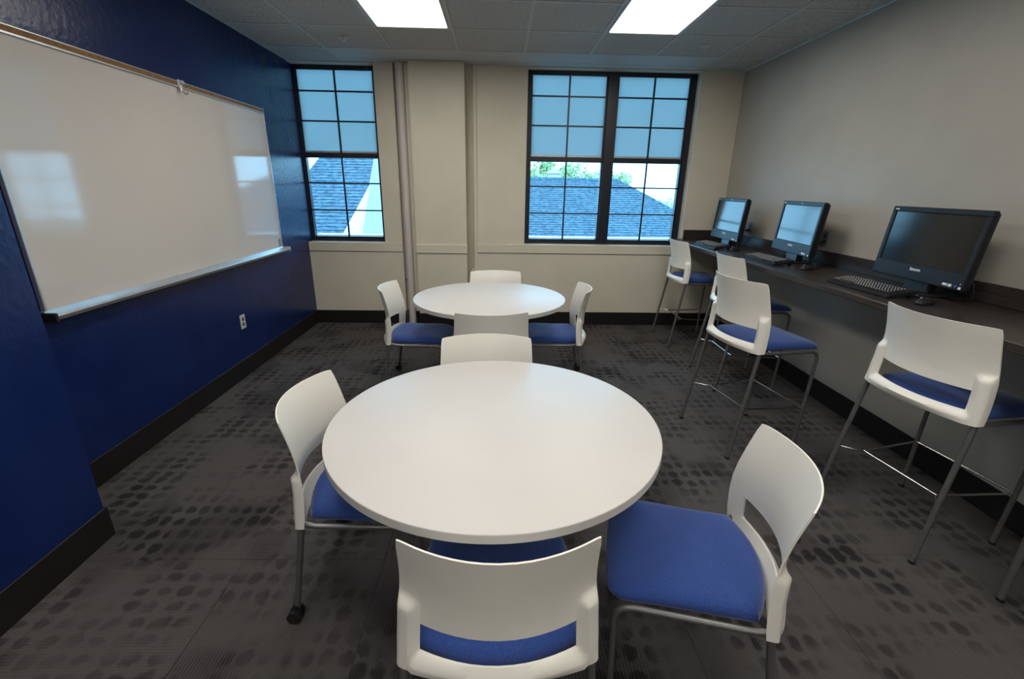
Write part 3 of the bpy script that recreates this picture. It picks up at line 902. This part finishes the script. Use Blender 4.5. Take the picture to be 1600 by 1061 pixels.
def make_mouse():
    t = empty('mouse')
    b = bmesh.new(); bmesh.ops.create_uvsphere(b, u_segments=20, v_segments=12, radius=1)
    for v in b.verts:
        x, y, z = v.co
        v.co = Vector((x*.054, y*.031*(1-.12*x), max(z, -.15)*.032*(1-.25*(x-.1)**2) + .0055))
    done('mouse_body', b, 'bezel', t, 60)
    b = bmesh.new(); tube(b, [(-.026, -.003, .031), (-.026, .003, .031)], .008, 14); done('scroll_wheel', b, 'outlet_grey', t, 40)
    b = bmesh.new(); tube(b, [(.050, 0, .010), (.070, .005, .006), (.11, .02, .005), (.16, .06, .005), (.20, .10, .005)], .0022, 6); done('cable', b, 'black_plastic', t, 60)
    return t
proto = make_mouse()
for i, (x, y, a, lab) in enumerate([(2.215, 4.268, 5, 'black mouse beside the keyboard nearest the window'), (2.235, 3.235, 4, 'black mouse beside the middle keyboard'), (2.175, 2.205, 8, 'black mouse beside the nearest keyboard')]):
    o = proto if i == 0 else copy_tree(proto)
    o.location = (x, y, ZC); o.rotation_euler = (0, 0, math.radians(a)); tag(o, lab, 'mouse', 'mice on the counter')

# ------------------------------------------------------------------ outside: roofs, trees
def shingles(name, o, ux, dn, poly_rows, parent, course=.145):
    """Overlapping courses on a slope; poly_rows(s) gives the x range at slope distance s below the top."""
    b = bmesh.new()
    n = dn.cross(ux).normalized()
    if n.z < 0: n = -n
    s = 0.0; k = 0
    smax = poly_rows(None)
    while s < smax:
        a, c = poly_rows(min(s+course/2, smax))
        x = a + (-.15 if k % 2 else 0)
        rnd = random.Random(k)
        while x < c:
            w = rnd.uniform(.22, .42)
            x0, x1 = max(x, a), min(x+w-.006, c)
            if x1-x0 > .03:
                lift = .018+rnd.uniform(0, .012)
                p = [o+ux*x0+dn*s, o+ux*x1+dn*s, o+ux*x1+dn*(s+course)+n*lift, o+ux*x0+dn*(s+course)+n*lift]
                v = [b.verts.new(q) for q in p]
                e = [b.verts.new(p[2]-n*lift*1.1), b.verts.new(p[3]-n*lift*1.1)]
                b.faces.new(v); b.faces.new((v[3], v[2], e[0], e[1]))
            x += w
        s += course; k += 1
    ob = done(name, b, 'shingle', parent); ob['kind'] = 'stuff'
    return ob
# right-hand hip roof
hr = empty('neighbouring_building', (3.0, 19, -8)); tag(hr, 'blue-grey shingled hip roof outside the wide window', 'building')
off = Vector((-3.0, -19, 8))
ux = Vector((1, 0, 0)); dn = Vector((0, -1, -.6)).normalized()
kk = dn.y*-1                                   # horizontal run per slope metre
O = Vector((0, 20, 1.93))+off
shingles('shingles', O, ux, dn, lambda s: 9.5 if s is None else (-1.5, 4.92+s*kk), hr)
b = bmesh.new()
ridgeR = Vector((4.92, 20, 1.93))+off; ridgeL = Vector((-1.5, 20, 1.93))+off
eR = ridgeR+Vector((8.2, -8.2, -4.92)); eL = ridgeL+Vector((0, -8.2, -4.92))
eRb = ridgeR+Vector((8.2, 6.2, -3.72)); eLb = ridgeL+Vector((0, 6.2, -3.72))
vv = [b.verts.new(q-Vector((0, 0, .06))) for q in (ridgeL, ridgeR, eL, eR, eLb, eRb)]
for f in ((0, 1, 3, 2), (0, 4, 5, 1), (1, 5, 3)): b.faces.new([vv[i] for i in f])
done('roof_deck', b, 'shingle', hr)
b = bmesh.new(); tube(b, [ridgeL, ridgeR], .07, 8); tube(b, [ridgeR, eR], .05, 8); done('ridge_cap', b, 'shingle', hr)
b = bmesh.new()
prism(b, [eL+Vector((0, .4, -.1)), eR+Vector((-.4, .4, -.1)), eRb+Vector((-.4, -.4, -.1)), eLb+Vector((0, -.4, -.1))], (0, 0, -4.9)); done('wall', b, 'stucco', hr)
ch = bmesh.new(); cx_, cy_ = 2.36-3.0, 20.9-19; bx(ch, cx_-.24, cx_+.24, cy_-.2, cy_+.2, 9.2, 10.15, .02); bx(ch, cx_-.30, cx_+.30, cy_-.26, cy_+.26, 10.15, 10.25, .02); bx(ch, cx_-.12, cx_+.12, cy_-.1, cy_+.1, 10.25, 10.40, .02)
done('chimney', ch, 'brick_grey', hr)
# left-hand wing; sunlit roof strip and shaded gable wall painted as pale and blue panels
hl = empty('neighbouring_house', (-4.5, 13, -8)); tag(hl, 'shingled house roof, its sunlit strip painted as a white panel, outside the narrow window', 'building')
off = Vector((4.5, -13, 8))
dn2 = Vector((0, -1, -.68)).normalized(); k2 = -dn2.y
O = Vector((0, 16.2, .27+.68*4.2))+off
def rows(s):
    if s is None: return 7.0
    y = 16.2-s*k2
    return (-5.62-.12*(y-14.4)*-1 if y < 14.4 else -5.62+.19*(y-14.4), -2.9)
shingles('shingles', O, ux, dn2, lambda s: 7.0 if s is None else (rows(s)[0]-(.55*(14.6-(16.2-s*k2)) if 16.2-s*k2 < 14.6 else 0), -2.95), hl)
b = bmesh.new()
a0 = O+Vector((-5.3, 0, -.06)); a1 = O+Vector((-2.95, 0, -.06)); a2 = a1+dn2*7; a3 = a0+Vector((-3, 0, 0))+dn2*7
Q = lambda x, y: Vector((x, y, .27+.68*(y-12)-.06))+off
prism(b, [Q(-5.28, 16.2), Q(-2.95, 16.2), Q(-2.95, 10.4), Q(-8.0, 10.4), Q(-5.66, 14.6)], (0, 0, -.12)); done('roof_deck', b, 'shingle', hl)
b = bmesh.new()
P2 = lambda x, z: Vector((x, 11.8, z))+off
prism(b, [P2(-2.98, 2.30), P2(-3.174, 1.562), P2(-3.963, .343), P2(-4.30, -.15), P2(-4.6, -1.2), P2(-3.0, -1.2), P2(-2.6, 2.30)], (0, .15, 0)); done('sunlit_roof_panel', b, 'stucco', hl)  # sunlit strip of the roof, its brightness put into a pale panel
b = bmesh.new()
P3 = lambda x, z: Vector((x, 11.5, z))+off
prism(b, [P3(-2.90, 2.28), P3(-3.387, .287), P3(-3.75, -1.2), P3(-1.9, -1.2), P3(-1.9, 2.28)], (0, .2, 0)); done('gable_wall', b, 'shaded_wall', hl)  # shaded white wall, shade painted in as light blue
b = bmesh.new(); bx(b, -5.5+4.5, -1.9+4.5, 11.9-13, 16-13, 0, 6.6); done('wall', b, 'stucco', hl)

def tree(x, y, z0, ztop, rad, seed, label):
    rnd = random.Random(seed)
    t = empty('tree', (x, y, z0)); tag(t, label, 'tree', 'trees behind the hip roof')
    h = ztop-z0
    b = bmesh.new(); tube(b, [(0, 0, 0), (.1, 0, h*.45), (0, .1, h*.85)], .22, 8, .06)
    for k in range(6):
        a = rnd.uniform(0, 6.28); tube(b, [(0, 0, h*.5), (math.cos(a)*rad*.4, math.sin(a)*rad*.4, h*.72), (math.cos(a)*rad*.7, math.sin(a)*rad*.7, h*.88)], .07, 6, .02)
    done('trunk', b, 'bark', t, 60)
    b = bmesh.new()
    blobs = [(rnd.gauss(0, rad*.42), rnd.gauss(0, rad*.42), h-rad*.75+rnd.gauss(0, rad*.30), rnd.uniform(.25, .5)*rad) for _ in range(16)]
    for bxx, by, bz, br in blobs:
        for k in range(75):
            d = Vector((rnd.gauss(0, 1), rnd.gauss(0, 1), rnd.gauss(0, 1))).normalized()
            c = Vector((bxx, by, bz))+d*br*rnd.uniform(.5, 1.05)
            if c.z > h: continue
            u = Vector((rnd.gauss(0, 1), rnd.gauss(0, 1), rnd.gauss(0, 1))).normalized(); w = u.orthogonal().normalized()
            s = rnd.uniform(.07, .13)
            b.faces.new([b.verts.new(c+u*s), b.verts.new(c+w*s*.6), b.verts.new(c-u*s), b.verts.new(c-w*s*.6)])
    f = done('foliage', b, 'leaf', t); f['kind'] = 'stuff'
for i, (x, y, zt, r, lab) in enumerate([
    (1.7, 27, 2.55, 1.0, 'leafy tree left of the chimney beyond the hip roof ridge'),
    (2.75, 27.5, 2.95, .9, 'tallest leafy tree rising right behind the chimney'),
    (4.1, 27, 2.75, 1.0, 'leafy tree right of the chimney beyond the ridge'),
    (5.4, 28, 2.35, .9, 'low leafy tree beyond the ridge left of the window mullion'),
    (6.6, 26, 2.35, .9, 'leafy tree at the top of the hip seen right of the mullion'),
    (8.7, 25, 1.0, 1.1, 'leafy tree low behind the sloping hip edge'),
    (9.9, 26, 1.05, 1.2, 'leafy tree at the far right of the wide window')]):
    yn = (31, 34.5, 31, 34.5, 38, 34.5, 44)[i]; q = yn/y
    tree(x*q, yn, -7.8, 1.58+(zt+.16-1.58)*q, r*q*1.05, i+3, lab)
g = bmesh.new(); box(g, (0, 60, -8.1), (300, 130, .2)); tag(done('ground', g, 'ground'), kind='structure', label='grassy ground outside')
